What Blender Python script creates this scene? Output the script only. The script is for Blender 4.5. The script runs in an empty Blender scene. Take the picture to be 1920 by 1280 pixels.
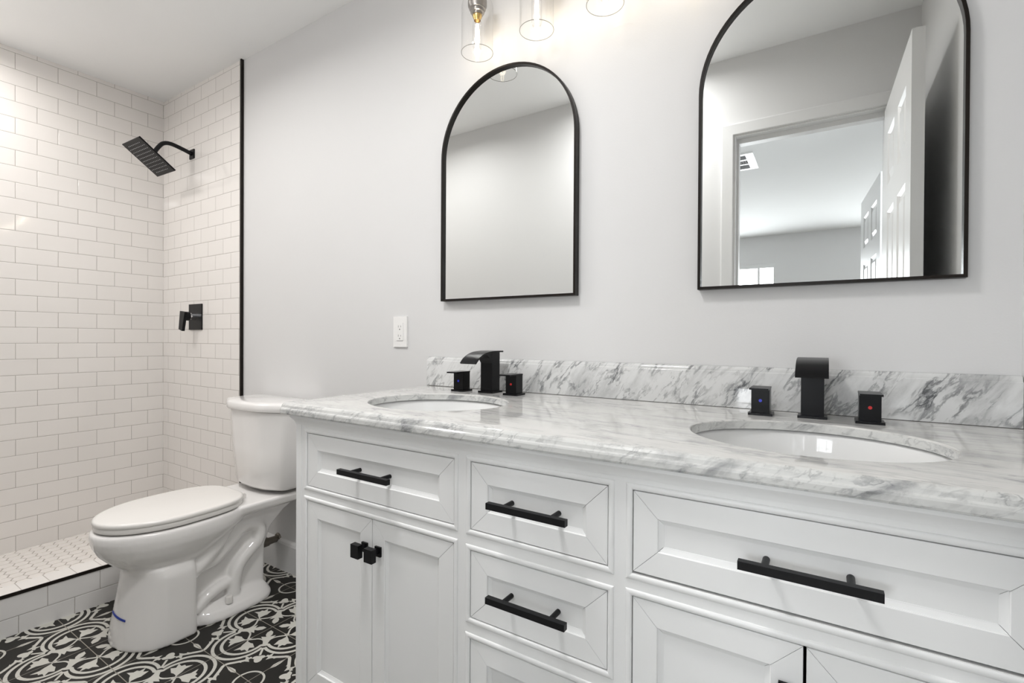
import bpy, bmesh, math
from math import sin, cos, pi, radians
from mathutils import Vector, Matrix

# ------------------------------------------------------------------ camera
SC = bpy.context.scene
C = SC.collection
yaw, pitch, roll = 0.56772, -0.0062226, 0.0055172
fw = Vector((-sin(yaw)*cos(pitch), cos(yaw)*cos(pitch), sin(pitch)))
r0 = Vector((cos(yaw), sin(yaw), 0)); u0 = r0.cross(fw)
rt = cos(roll)*r0 + sin(roll)*u0
up = -sin(roll)*r0 + cos(roll)*u0
cd = bpy.data.cameras.new('camera'); cam = bpy.data.objects.new('camera', cd); C.objects.link(cam)
M = Matrix.Identity(4)
for i in range(3):
    M[i][0] = rt[i]; M[i][1] = up[i]; M[i][2] = -fw[i]
M[0][3], M[1][3], M[2][3] = 0, 0, 1.068
cam.matrix_world = M
cd.sensor_fit = 'HORIZONTAL'; cd.sensor_width = 36; cd.lens = 36*919.4/1920
cd.clip_start = 0.005; cd.clip_end = 60
SC.camera = cam
# ------------------------------------------------------------------ view, world
vs = SC.view_settings
vs.view_transform = 'Standard'; vs.look = 'None'; vs.gamma = 1; vs.use_curve_mapping = False
vs.exposure = 0.20
wd = bpy.data.worlds.new('daylight'); SC.world = wd; wd.use_nodes = True
wb = wd.node_tree.nodes['Background']; wb.inputs[0].default_value = (0.93, 0.97, 1.0, 1); wb.inputs[1].default_value = 4.0
# ------------------------------------------------------------------ area lights
def area(name, loc, rot, sx, sy, power, col, shape='RECTANGLE'):
    l = bpy.data.lights.new(name, 'AREA'); l.shape = shape; l.size = sx; l.size_y = sy
    l.energy = power; l.color = col
    o = bpy.data.objects.new(name, l); C.objects.link(o); o.location = loc; o.rotation_euler = rot
    return o
H_ = 2.443
def globe(name, loc, r, power, col):
    l = bpy.data.lights.new(name, 'POINT'); l.energy = power; l.color = col; l.shadow_soft_size = r
    o = bpy.data.objects.new(name, l); C.objects.link(o); o.location = loc
DOWN = [(-0.84, 0.32, 12.2, (1.0, 0.99, 0.985), 168), (-2.02, 0.56, 5.6, (1.0, 0.985, 0.97), 160), (-2.90, 0.36, 6.6, (1.0, 0.965, 0.935), 168)]  # added ceiling lamps, kept out of view, to brighten the bathroom
for x, y, w_, c_, s_ in DOWN: area('added_downlight', (x, y, H_-0.006), (0, 0, 0), 0.30, 0.30, w_, c_, 'DISK').data.spread = radians(s_)
area('seen_and_added_window_daylight', (-1.33, -4.70, 1.30), (radians(90), 0, 0), 1.50, 1.50, 48, (0.93, 0.965, 1.0))
area('seen_and_added_window_daylight', (1.10, -4.70, 1.30), (radians(90), 0, 0), 1.40, 1.50, 48, (0.93, 0.965, 1.0))  # light of an added, unseen second window, to brighten the cabinet fronts

# ------------------------------------------------------------------ helpers
def link(name, bm, mats, parent=None, smooth=False, kind=None, auto=None):
    if parent is not None:
        w = root_loc(parent)
        bmesh.ops.translate(bm, verts=bm.verts, vec=-w)
    bmesh.ops.recalc_face_normals(bm, faces=bm.faces)
    me = bpy.data.meshes.new(name); bm.to_mesh(me); bm.free()
    if not isinstance(mats, (list, tuple)): mats = [mats]
    for m in mats: me.materials.append(m)
    if smooth or auto:
        for p in me.polygons: p.use_smooth = True
    if auto:
        me.set_sharp_from_angle(angle=radians(auto))
    o = bpy.data.objects.new(name, me); C.objects.link(o)
    if parent is not None: o.parent = parent
    if kind: o['kind'] = kind
    return o
def root_loc(p):
    while p.parent: p = p.parent
    return Vector(p.location)
def tag(o, label, cat, group=None):
    o['label'] = label; o['category'] = cat
    if group: o['group'] = group
    return o
def thing(name, label, cat, loc, group=None):
    o = bpy.data.objects.new(name, None); C.objects.link(o); o.location = loc
    o.empty_display_size = 0.05
    return tag(o, label, cat, group)
def struct(name, bm, m, **k): return link(name, bm, m, kind='structure', **k)
def copy_tree(o, parent=None):
    c = o.copy(); C.objects.link(c)
    if parent is not None: c.parent = parent
    for ch in list(o.children): copy_tree(ch, c)
    return c
def NB(): return bmesh.new()
def box(bm, x0, x1, y0, y1, z0, z1, mi=0):
    v = [bm.verts.new((x, y, z)) for x in (x0, x1) for y in (y0, y1) for z in (z0, z1)]
    fs = [(0,1,3,2),(4,6,7,5),(0,4,5,1),(2,3,7,6),(0,2,6,4),(1,5,7,3)]
    out = []
    for f in fs:
        F = bm.faces.new([v[i] for i in f]); F.material_index = mi; out.append(F)
    return v
def bev(bm, w, seg=2, angle=30):
    es = [e for e in bm.edges if len(e.link_faces) == 2 and e.calc_face_angle(0) > radians(angle)]
    bmesh.ops.bevel(bm, geom=es, offset=w, segments=seg, profile=0.5, affect='EDGES', clamp_overlap=True)
def bbox(x0, x1, y0, y1, z0, z1, w=0.001, seg=2):
    bm = NB(); box(bm, x0, x1, y0, y1, z0, z1); bev(bm, w, seg); return bm
def loft(bm, rings, cap0=True, cap1=True, mi=0):
    R = [[bm.verts.new(p) for p in r] for r in rings]
    n = len(R[0])
    for a, b in zip(R, R[1:]):
        for i in range(n):
            f = bm.faces.new((a[i], a[(i+1) % n], b[(i+1) % n], b[i])); f.material_index = mi
    if cap0: bm.faces.new(R[0][::-1]).material_index = mi
    if cap1: bm.faces.new(R[-1]).material_index = mi
    return R
def circ(c, r, n=32, axis='z', ry=None):
    ry = ry or r; out = []
    for i in range(n):
        a = 2*pi*i/n
        if axis == 'z': out.append((c[0]+r*cos(a), c[1]+ry*sin(a), c[2]))
        elif axis == 'y': out.append((c[0]+r*cos(a), c[1], c[2]+ry*sin(a)))
        else: out.append((c[0], c[1]+r*cos(a), c[2]+ry*sin(a)))
    return out
def cyl(bm, c0, c1, r0, r1=None, n=32, mi=0, caps=True):
    r1 = r0 if r1 is None else r1
    tube(bm, [c0, c1], [r0, r1], n, mi, caps)
def tube(bm, pts, rad, n=16, mi=0, caps=True):
    pts = [Vector(p) for p in pts]
    if not isinstance(rad, (list, tuple)): rad = [rad]*len(pts)
    T = []
    for i in range(len(pts)):
        a = pts[max(i-1, 0)]; b = pts[min(i+1, len(pts)-1)]; T.append((b-a).normalized())
    ref = Vector((0, 0, 1)) if abs(T[0].z) < 0.9 else Vector((1, 0, 0))
    U = T[0].cross(ref).normalized(); rings = []
    for p, t, r in zip(pts, T, rad):
        U = (U - t*U.dot(t)).normalized(); V = t.cross(U)
        rings.append([tuple(p + r*(cos(2*pi*k/n)*U + sin(2*pi*k/n)*V)) for k in range(n)])
    loft(bm, rings, caps, caps, mi)
def spline(pts, m=8):
    P = [Vector(p) for p in pts]; P = [2*P[0]-P[1]] + P + [2*P[-1]-P[-2]]; out = []
    for i in range(1, len(P)-2):
        a, b, c, d = P[i-1:i+3]
        for k in range(m):
            t = k/m
            out.append(0.5*((2*b)+(-a+c)*t+(2*a-5*b+4*c-d)*t*t+(-a+3*b-3*c+d)*t**3))
    out.append(P[-2]); return out
def lathe(bm, prof, cx, cy, n=40, mi=0, cap0=False, cap1=False):
    loft(bm, [[(cx+r*cos(2*pi*k/n), cy+r*sin(2*pi*k/n), z) for k in range(n)] for r, z in prof], cap0, cap1, mi)

# ------------------------------------------------------------------ materials
def mat(name, col, rough=0.5, metal=0.0, bump=0, bscale=200, coat=0.0, spec=0.5):
    m = bpy.data.materials.new(name); m.use_nodes = True; nt = m.node_tree
    b = nt.nodes['Principled BSDF']
    b.inputs['Base Color'].default_value = (*col, 1); b.inputs['Roughness'].default_value = rough
    b.inputs['Metallic'].default_value = metal; b.inputs['Coat Weight'].default_value = coat
    b.inputs['Coat Roughness'].default_value = 0.04
    b.inputs['Specular IOR Level'].default_value = spec
    tc = nt.nodes.new('ShaderNodeTexCoord'); nz = nt.nodes.new('ShaderNodeTexNoise')
    nz.inputs['Scale'].default_value = bscale; nz.inputs['Detail'].default_value = 3
    nt.links.new(tc.outputs['Object'], nz.inputs['Vector'])
    if bump:
        bp = nt.nodes.new('ShaderNodeBump'); bp.inputs['Strength'].default_value = bump
        bp.inputs['Distance'].default_value = 0.001
        nt.links.new(nz.outputs['Fac'], bp.inputs['Height']); nt.links.new(bp.outputs[0], b.inputs['Normal'])
    # very slight tone variation so nothing is a dead flat colour
    mx = nt.nodes.new('ShaderNodeMix'); mx.data_type = 'RGBA'
    mx.inputs['A'].default_value = (*[c*0.985 for c in col], 1); mx.inputs['B'].default_value = (*[min(1, c*1.01) for c in col], 1)
    n2 = nt.nodes.new('ShaderNodeTexNoise'); n2.inputs['Scale'].default_value = 3
    nt.links.new(tc.outputs['Object'], n2.inputs['Vector'])
    nt.links.new(n2.outputs['Fac'], mx.inputs['Factor']); nt.links.new(mx.outputs['Result'], b.inputs['Base Color'])
    return m
def emis(name, col, s):
    m = bpy.data.materials.new(name); m.use_nodes = True; b = m.node_tree.nodes['Principled BSDF']
    b.inputs['Base Color'].default_value = (0, 0, 0, 1)
    b.inputs['Emission Color'].default_value = (*col, 1); b.inputs['Emission Strength'].default_value = s
    return m
def thin_glass(name, tint=(1, 1, 1), edge=0.75):
    """single-walled thin glass: clear face-on, more reflective towards the rim"""
    m = bpy.data.materials.new(name); m.use_nodes = True; nt = m.node_tree
    for n in list(nt.nodes):
        if n.type == 'BSDF_PRINCIPLED': nt.nodes.remove(n)
    out = [n for n in nt.nodes if n.type == 'OUTPUT_MATERIAL'][0]
    lw = nt.nodes.new('ShaderNodeLayerWeight'); lw.inputs['Blend'].default_value = 0.5
    pw = nt.nodes.new('ShaderNodeMath'); pw.operation = 'POWER'; nt.links.new(lw.outputs['Facing'], pw.inputs[0]); pw.inputs[1].default_value = 4.0
    ma = nt.nodes.new('ShaderNodeMath'); ma.operation = 'MULTIPLY_ADD'; nt.links.new(pw.outputs[0], ma.inputs[0]); ma.inputs[1].default_value = edge; ma.inputs[2].default_value = 0.045
    tr = nt.nodes.new('ShaderNodeBsdfTransparent'); tr.inputs[0].default_value = (*tint, 1)
    gl = nt.nodes.new('ShaderNodeBsdfGlossy'); gl.inputs['Roughness'].default_value = 0.02
    mx = nt.nodes.new('ShaderNodeMixShader')
    nt.links.new(ma.outputs[0], mx.inputs[0]); nt.links.new(tr.outputs[0], mx.inputs[1]); nt.links.new(gl.outputs[0], mx.inputs[2])
    nt.links.new(mx.outputs[0], out.inputs[0])
    return m
def tiles(name, axis, u0_, v0_, w, h, col=(0.84, 0.81, 0.78), grout=(0.36, 0.33, 0.30), mort=0.0009, rough=0.07, off=0.5):
    """glazed rectangular tile in running bond; u along 'axis', v = z (or y when axis='top')"""
    m = bpy.data.materials.new(name); m.use_nodes = True; nt = m.node_tree; b = nt.nodes['Principled BSDF']
    tc = nt.nodes.new('ShaderNodeTexCoord'); sp = nt.nodes.new('ShaderNodeSeparateXYZ'); cb = nt.nodes.new('ShaderNodeCombineXYZ')
    nt.links.new(tc.outputs['Object'], sp.inputs[0])
    def sub(sock, v):
        n = nt.nodes.new('ShaderNodeMath'); n.operation = 'SUBTRACT'; nt.links.new(sock, n.inputs[0]); n.inputs[1].default_value = v; return n.outputs[0]
    us, vsck = {'x': ('X', 'Z'), 'y': ('Y', 'Z'), 'top': ('Y', 'X')}[axis]
    nt.links.new(sub(sp.outputs[us], u0_), cb.inputs[0]); nt.links.new(sub(sp.outputs[vsck], v0_), cb.inputs[1])
    def brick(ms, sm):
        k = nt.nodes.new('ShaderNodeTexBrick'); k.offset = off; k.squash = 1
        k.inputs['Scale'].default_value = 1; k.inputs['Mortar Size'].default_value = ms; k.inputs['Mortar Smooth'].default_value = sm
        k.inputs['Brick Width'].default_value = w; k.inputs['Row Height'].default_value = h
        k.inputs['Color1'].default_value = (*col, 1); k.inputs['Color2'].default_value = (*[c*0.975 for c in col], 1)
        k.inputs['Mortar'].default_value = (*grout, 1); k.inputs['Bias'].default_value = -0.2
        nt.links.new(cb.outputs[0], k.inputs['Vector']); return k
    k1 = brick(mort, 0.1); k2 = brick(0.0035, 1.0)
    nt.links.new(k1.outputs['Color'], b.inputs['Base Color'])
    mr = nt.nodes.new('ShaderNodeMapRange'); nt.links.new(k1.outputs['Fac'], mr.inputs[0]); mr.inputs[3].default_value = rough; mr.inputs[4].default_value = 0.7
    nt.links.new(mr.outputs[0], b.inputs['Roughness'])
    inv = nt.nodes.new('ShaderNodeMath'); inv.operation = 'SUBTRACT'; inv.inputs[0].default_value = 1; nt.links.new(k2.outputs['Fac'], inv.inputs[1])
    nz = nt.nodes.new('ShaderNodeTexNoise'); nz.inputs['Scale'].default_value = 9; nz.inputs['Detail'].default_value = 1
    nt.links.new(tc.outputs['Object'], nz.inputs['Vector'])
    ad = nt.nodes.new('ShaderNodeMath'); ad.operation = 'MULTIPLY_ADD'; nt.links.new(nz.outputs['Fac'], ad.inputs[0]); ad.inputs[1].default_value = 0.9; nt.links.new(inv.outputs[0], ad.inputs[2])
    bp = nt.nodes.new('ShaderNodeBump'); bp.inputs['Strength'].default_value = 0.55; bp.inputs['Distance'].default_value = 0.0012
    nt.links.new(ad.outputs[0], bp.inputs['Height']); nt.links.new(bp.outputs[0], b.inputs['Normal'])
    return m
def marble(name, kind):
    """pale grey marble with smoky grey veins running along the first mapped axis"""
    m = bpy.data.materials.new(name); m.use_nodes = True; nt = m.node_tree; b = nt.nodes['Principled BSDF']
    L = nt.links.new; N = nt.nodes.new
    tc = N('ShaderNodeTexCoord'); mp = N('ShaderNodeMapping'); L(tc.outputs['Object'], mp.inputs['Vector'])
    mp.vector_type = 'TEXTURE'
    if kind == 'splash': mp.inputs['Rotation'].default_value = (0, radians(-54), 0); mp.inputs['Scale'].default_value = (0.24, 1, 0.075)
    elif kind == 'edge': mp.inputs['Rotation'].default_value = (0, radians(-30), 0); mp.inputs['Scale'].default_value = (0.13, 0.10, 0.06)
    else: mp.inputs['Rotation'].default_value = (0, 0, radians(-7)); mp.inputs['Scale'].default_value = (0.30, 0.07, 0.5)
    wn = N('ShaderNodeTexNoise'); wn.inputs['Scale'].default_value = 2.2; wn.inputs['Detail'].default_value = 4; L(mp.outputs[0], wn.inputs['Vector'])
    vm = N('ShaderNodeVectorMath'); vm.operation = 'MULTIPLY_ADD'; L(wn.outputs['Color'], vm.inputs[0]); vm.inputs[1].default_value = (0.5, 0.5, 0.5); L(mp.outputs[0], vm.inputs[2])
    def ridge(scale, detail, lo, hi, off):
        ad = N('ShaderNodeVectorMath'); ad.operation = 'ADD'; ad.inputs[1].default_value = (off, off*1.7, off*.3); L(vm.outputs[0], ad.inputs[0])
        n = N('ShaderNodeTexNoise'); n.inputs['Scale'].default_value = scale; n.inputs['Detail'].default_value = detail; n.inputs['Roughness'].default_value = 0.6; L(ad.outputs[0], n.inputs['Vector'])
        s = N('ShaderNodeMath'); s.operation = 'SUBTRACT'; L(n.outputs['Fac'], s.inputs[0]); s.inputs[1].default_value = 0.5
        a = N('ShaderNodeMath'); a.operation = 'ABSOLUTE'; L(s.outputs[0], a.inputs[0])
        r = N('ShaderNodeMapRange'); r.interpolation_type = 'SMOOTHSTEP'; L(a.outputs[0], r.inputs[0]); r.inputs[1].default_value = lo; r.inputs[2].default_value = hi; r.inputs[3].default_value = 1; r.inputs[4].default_value = 0
        return r.outputs[0]
    def noise(scale, lo, hi, detail=5, off=0):
        ad = N('ShaderNodeVectorMath'); ad.operation = 'ADD'; ad.inputs[1].default_value = (off, off, off); L(vm.outputs[0], ad.inputs[0])
        n = N('ShaderNodeTexNoise'); n.inputs['Scale'].default_value = scale; n.inputs['Detail'].default_value = detail; n.inputs['Roughness'].default_value = 0.65; L(ad.outputs[0], n.inputs['Vector'])
        r = N('ShaderNodeMapRange'); r.interpolation_type = 'SMOOTHSTEP'; L(n.outputs['Fac'], r.inputs[0]); r.inputs[1].default_value = lo; r.inputs[2].default_value = hi
        return r.outputs[0]
    def mul(a, c):
        n = N('ShaderNodeMath'); n.operation = 'MULTIPLY'; L(a, n.inputs[0])
        if isinstance(c, float): n.inputs[1].default_value = c
        else: L(c, n.inputs[1])
        return n.outputs[0]
    def add(a, c):
        n = N('ShaderNodeMath'); n.operation = 'ADD'; n.use_clamp = True; L(a, n.inputs[0]); L(c, n.inputs[1]); return n.outputs[0]
    if kind == 'splash': k1, k2, k3 = 0.60, 0.46, 0.32
    elif kind == 'edge': k1, k2, k3 = 0.30, 0.34, 0.55
    else: k1, k2, k3 = 0.24, 0.22, 0.26
    v1 = mul(mul(ridge(1.3, 6, 0.0, 0.040, 0), noise(1.3, 0.42, 0.62, 3, 9)), k1)
    v2 = mul(mul(ridge(2.8, 8, 0.0, 0.045, 5), noise(2.0, 0.45, 0.65, 3, 3)), k2)
    v3 = mul(noise(1.1, 0.45, 0.75, 8, 2), k3)
    fac = add(add(v1, v2), v3)
    BASE_ = {'splash': (0.66, 0.665, 0.66, 1), 'edge': (0.66, 0.665, 0.65, 1), 'top': (0.68, 0.675, 0.655, 1)}[kind]
    cr = N('ShaderNodeValToRGB'); L(fac, cr.inputs[0])
    e = cr.color_ramp.elements; e[0].position = 0; e[0].color = BASE_; e[1].position = 0.9; e[1].color = (0.12, 0.125, 0.13, 1)
    e2 = cr.color_ramp.elements.new(0.35); e2.color = (0.40, 0.405, 0.405, 1)
    L(cr.outputs[0], b.inputs['Base Color'])
    b.inputs['Roughness'].default_value = 0.06
    return m

WHITE = mat('white_wall_paint', (0.70, 0.698, 0.696), 0.6, bump=0.15, bscale=260)
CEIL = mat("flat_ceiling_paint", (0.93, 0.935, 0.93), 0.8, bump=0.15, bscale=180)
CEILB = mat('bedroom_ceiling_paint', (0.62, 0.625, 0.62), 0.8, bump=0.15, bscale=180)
TRIM = mat('white_trim_paint', (0.735, 0.735, 0.732), 0.3)
CAB = mat('white_cabinet_paint', (0.90, 0.905, 0.90), 0.32)
BLACK = mat('matte_black_metal', (0.006, 0.006, 0.007), 0.42, spec=0.25)
BLACKG = mat('black_faucet_finish', (0.004, 0.004, 0.005), 0.3, spec=0.2)
BRONZE = mat('dark_brown_edge_strip', (0.010, 0.007, 0.005), 0.35, spec=0.22)
PORC = mat('white_porcelain', (0.86, 0.845, 0.83), 0.07, coat=0.3)
SEATM = mat('white_seat_plastic', (0.82, 0.80, 0.77), 0.22)
BASIN = mat('white_basin_porcelain', (0.85, 0.855, 0.85), 0.05)
CHROME = mat('chrome', (0.75, 0.75, 0.76), 0.12, metal=1)
OLDCHR = mat('stained_chrome', (0.20, 0.18, 0.155), 0.42, metal=0.8, bump=1, bscale=120)
NICKEL = mat('brushed_nickel', (0.36, 0.34, 0.32), 0.3, metal=1)
BRASS = mat('brass_bulb_base', (0.75, 0.52, 0.20), 0.25, metal=1)
PLAST = mat('white_outlet_plastic', (0.86, 0.855, 0.84), 0.3)
SLOT = mat('dark_slot', (0.03, 0.025, 0.02), 0.6)
DARK = mat('dark_cabinet_inside', (0.10, 0.10, 0.10), 0.8)
MIRR = bpy.data.materials.new('silvered_mirror'); MIRR.use_nodes = True
_b = MIRR.node_tree.nodes['Principled BSDF']; _b.inputs['Base Color'].default_value = (0.90, 0.915, 0.905, 1); _b.inputs['Metallic'].default_value = 1; _b.inputs['Roughness'].default_value = 0.0
GLASS = thin_glass('clear_shade_glass')
WGLASS = thin_glass('window_glass'); RIMG = thin_glass('glass_rim', (0.55, 0.55, 0.52), 0.5)
FIL = emis('glowing_filament', (1.0, 0.86, 0.62), 20)
LAMPG = emis('lamp_diffuser_glow', (1.0, 0.96, 0.9), 3)
BLUE = mat('blue_dot', (0.03, 0.05, 0.75), 0.3); RED = mat('red_dot', (0.75, 0.02, 0.02), 0.3)
TAPE = mat('blue_tape', (0.01, 0.04, 0.33), 0.5)
NOZ = mat('pale_silicone_nozzle', (0.42, 0.42, 0.42), 0.5)
TB = mat('black_cement_tile', (0.014, 0.013, 0.011), 0.5, spec=0.3)
TW = mat('ivory_tile_pattern', (0.58, 0.57, 0.52), 0.45)
TG = mat('floor_grout', (0.30, 0.28, 0.24), 0.8)
HEXM = mat('glazed_hexagon_mosaic', (0.86, 0.82, 0.78), 0.12)
HEXG = mat('mosaic_grout', (0.42, 0.37, 0.32), 0.8)
BEDFL = mat('bedroom_carpet', (0.45, 0.42, 0.38), 0.9, bump=1, bscale=300)
SPL = marble('grey_veined_marble_backsplash', 'splash'); CTM = marble('grey_veined_marble_top', 'top'); CTE = marble('grey_veined_marble_edge', 'edge')

XL, YB, H = -3.282, 1.34, 2.443        # left wall, mirror wall, ceiling
XR, YF = 0.324, 0.05                    # right wall, door wall
XS = -2.447                             # edge of the shower tile on the mirror wall

# ------------------------------------------------------------------ shell
bm = NB(); box(bm, -3.6, 2.2, YF-0.06, 1.55, H, H+0.1); struct('ceiling', bm, CEIL)
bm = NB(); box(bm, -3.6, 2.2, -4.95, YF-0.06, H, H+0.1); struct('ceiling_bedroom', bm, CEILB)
bm = NB(); box(bm, XS, 0.5, YB, YB+0.12, -0.05, H+0.02); struct('wall_back', bm, WHITE)
TBK = tiles('shower_back_tile', 'x', -3.151+0.0757, 2.4225-31*0.0773, 0.1515, 0.0773)
bm = NB(); box(bm, -3.45, XS, YB-0.008, YB+0.12, -0.05, H+0.02); struct('wall_shower', bm, TBK)
TLF = tiles('shower_left_tile', 'y', 1.407, 2.4225-31*0.0773, 0.1562, 0.0773)
bm = NB(); box(bm, XL-0.12, XL, -0.07, 1.55, -0.05, H+0.02); struct('wall_left', bm, TLF)
bm = NB(); box(bm, XR, XR+0.12, YF-0.12, YB, -0.05, H+0.02); struct('wall_right', bm, TRIM)
# door wall with the opening the camera stands in
DX0, DX1, DZ = -0.385, 0.222, 2.065
bm = NB(); box(bm, XL-0.12, DX0, YF-0.115, YF, -0.05, H+0.02); box(bm, DX1, XR+0.12, YF-0.115, YF, -0.05, H+0.02); box(bm, DX0, DX1, YF-0.115, YF, DZ, H+0.02)
struct('wall_front', bm, WHITE)
# jamb lining and stop
bm = NB()
for x0, x1 in ((DX0, DX0+0.012), (DX1-0.012, DX1)): box(bm, x0, x1, YF-0.117, YF+0.001, 0, DZ-0.012)
box(bm, DX0, DX1, YF-0.117, YF+0.001, DZ-0.012, DZ)
box(bm, DX0+0.012, DX0+0.022, YF-0.085, YF-0.04, 0, DZ-0.034); box(bm, DX0+0.012, DX1-0.012, YF-0.085, YF-0.04, DZ-0.034, DZ-0.012)
struct('trim_1', bm, TRIM)
# casing (picture frame round the opening)
bm = NB()
cpr = [(0, YF), (0, YF+.007), (.004, YF+.010), (.030, YF+.011), (.050, YF+.012), (.056, YF+.010), (.058, YF)]
def cpath(o, y): return [(DX0+.004-o, y, 0), (DX0+.004-o, y, DZ-.004+o), (DX1-.004+o, y, DZ-.004+o), (DX1-.004+o, y, 0)]
for (o0, y0), (o1, y1) in zip(cpr, cpr[1:]):
    a, b = [bm.verts.new(p) for p in cpath(o0, y0)], [bm.verts.new(p) for p in cpath(o1, y1)]
    for k in range(3): bm.faces.new((a[k], a[k+1], b[k+1], b[k]))
bmesh.ops.remove_doubles(bm, verts=bm.verts, dist=1e-6)
struct('trim_2', bm, TRIM)
# bedroom beyond the door
WINS = [(-2.10, -0.563), (0.39, 1.81)]; wz0, wz1 = 0.54, 2.078  # second opening is added, hidden behind the doors, to let in more light
bm = NB(); box(bm, -3.6, 2.1, -4.77, -4.65, -0.05, wz0); box(bm, -3.6, 2.1, -4.77, -4.65, wz1, H+0.02)
for a_, b_ in ((-3.6, -2.10), (-0.563, 0.39), (1.81, 2.1)): box(bm, a_, b_, -4.77, -4.65, wz0, wz1)
struct('wall_far', bm, WHITE)
bm = NB(); box(bm, -3.5, -3.4, -4.65, YF-0.115, -0.05, H+0.02); struct('wall_west', bm, WHITE)
bm = NB(); box(bm, 2.0, 2.1, -4.65, YF-0.115, -0.05, H+0.02); struct('wall_east', bm, WHITE)
bm = NB(); box(bm, 0.31, 2.0, -0.96, -0.86, -0.05, H+0.02); struct('wall_closet', bm, WHITE)
bm = NB(); box(bm, -3.6, 2.2, -4.9, YF-0.04, -0.06, -0.002); struct('floor_bedroom', bm, BEDFL)
# sliding windows in the far bedroom wall; the second is added for its light
for n_, (wx0, wx1) in enumerate(WINS):
    bm = NB()
    bars = [(wx0, wx0+0.03, wz0+.04, wz1-.055), (wx1-0.012, wx1, wz0+.04, wz1-.055), (wx0, wx1, wz0, wz0+0.04), (wx0, wx1, wz1-0.055, wz1)]
    bars += [(-0.765, -0.74, wz0+.04, wz1-.055), (-1.36, -1.33, wz0+.04, wz1-.055)] if n_ == 0 else [(1.09, 1.12, wz0+.04, wz1-.055)]
    for (x0, x1, z0, z1) in bars: box(bm, x0, x1, -4.69, -4.655, z0, z1)
    w1 = struct('window_%d' % (n_+1), bm, TRIM)
    bm = NB(); box(bm, wx0, wx1, -4.682, -4.679, wz0, wz1); link('pane', bm, WGLASS, w1)

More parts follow.
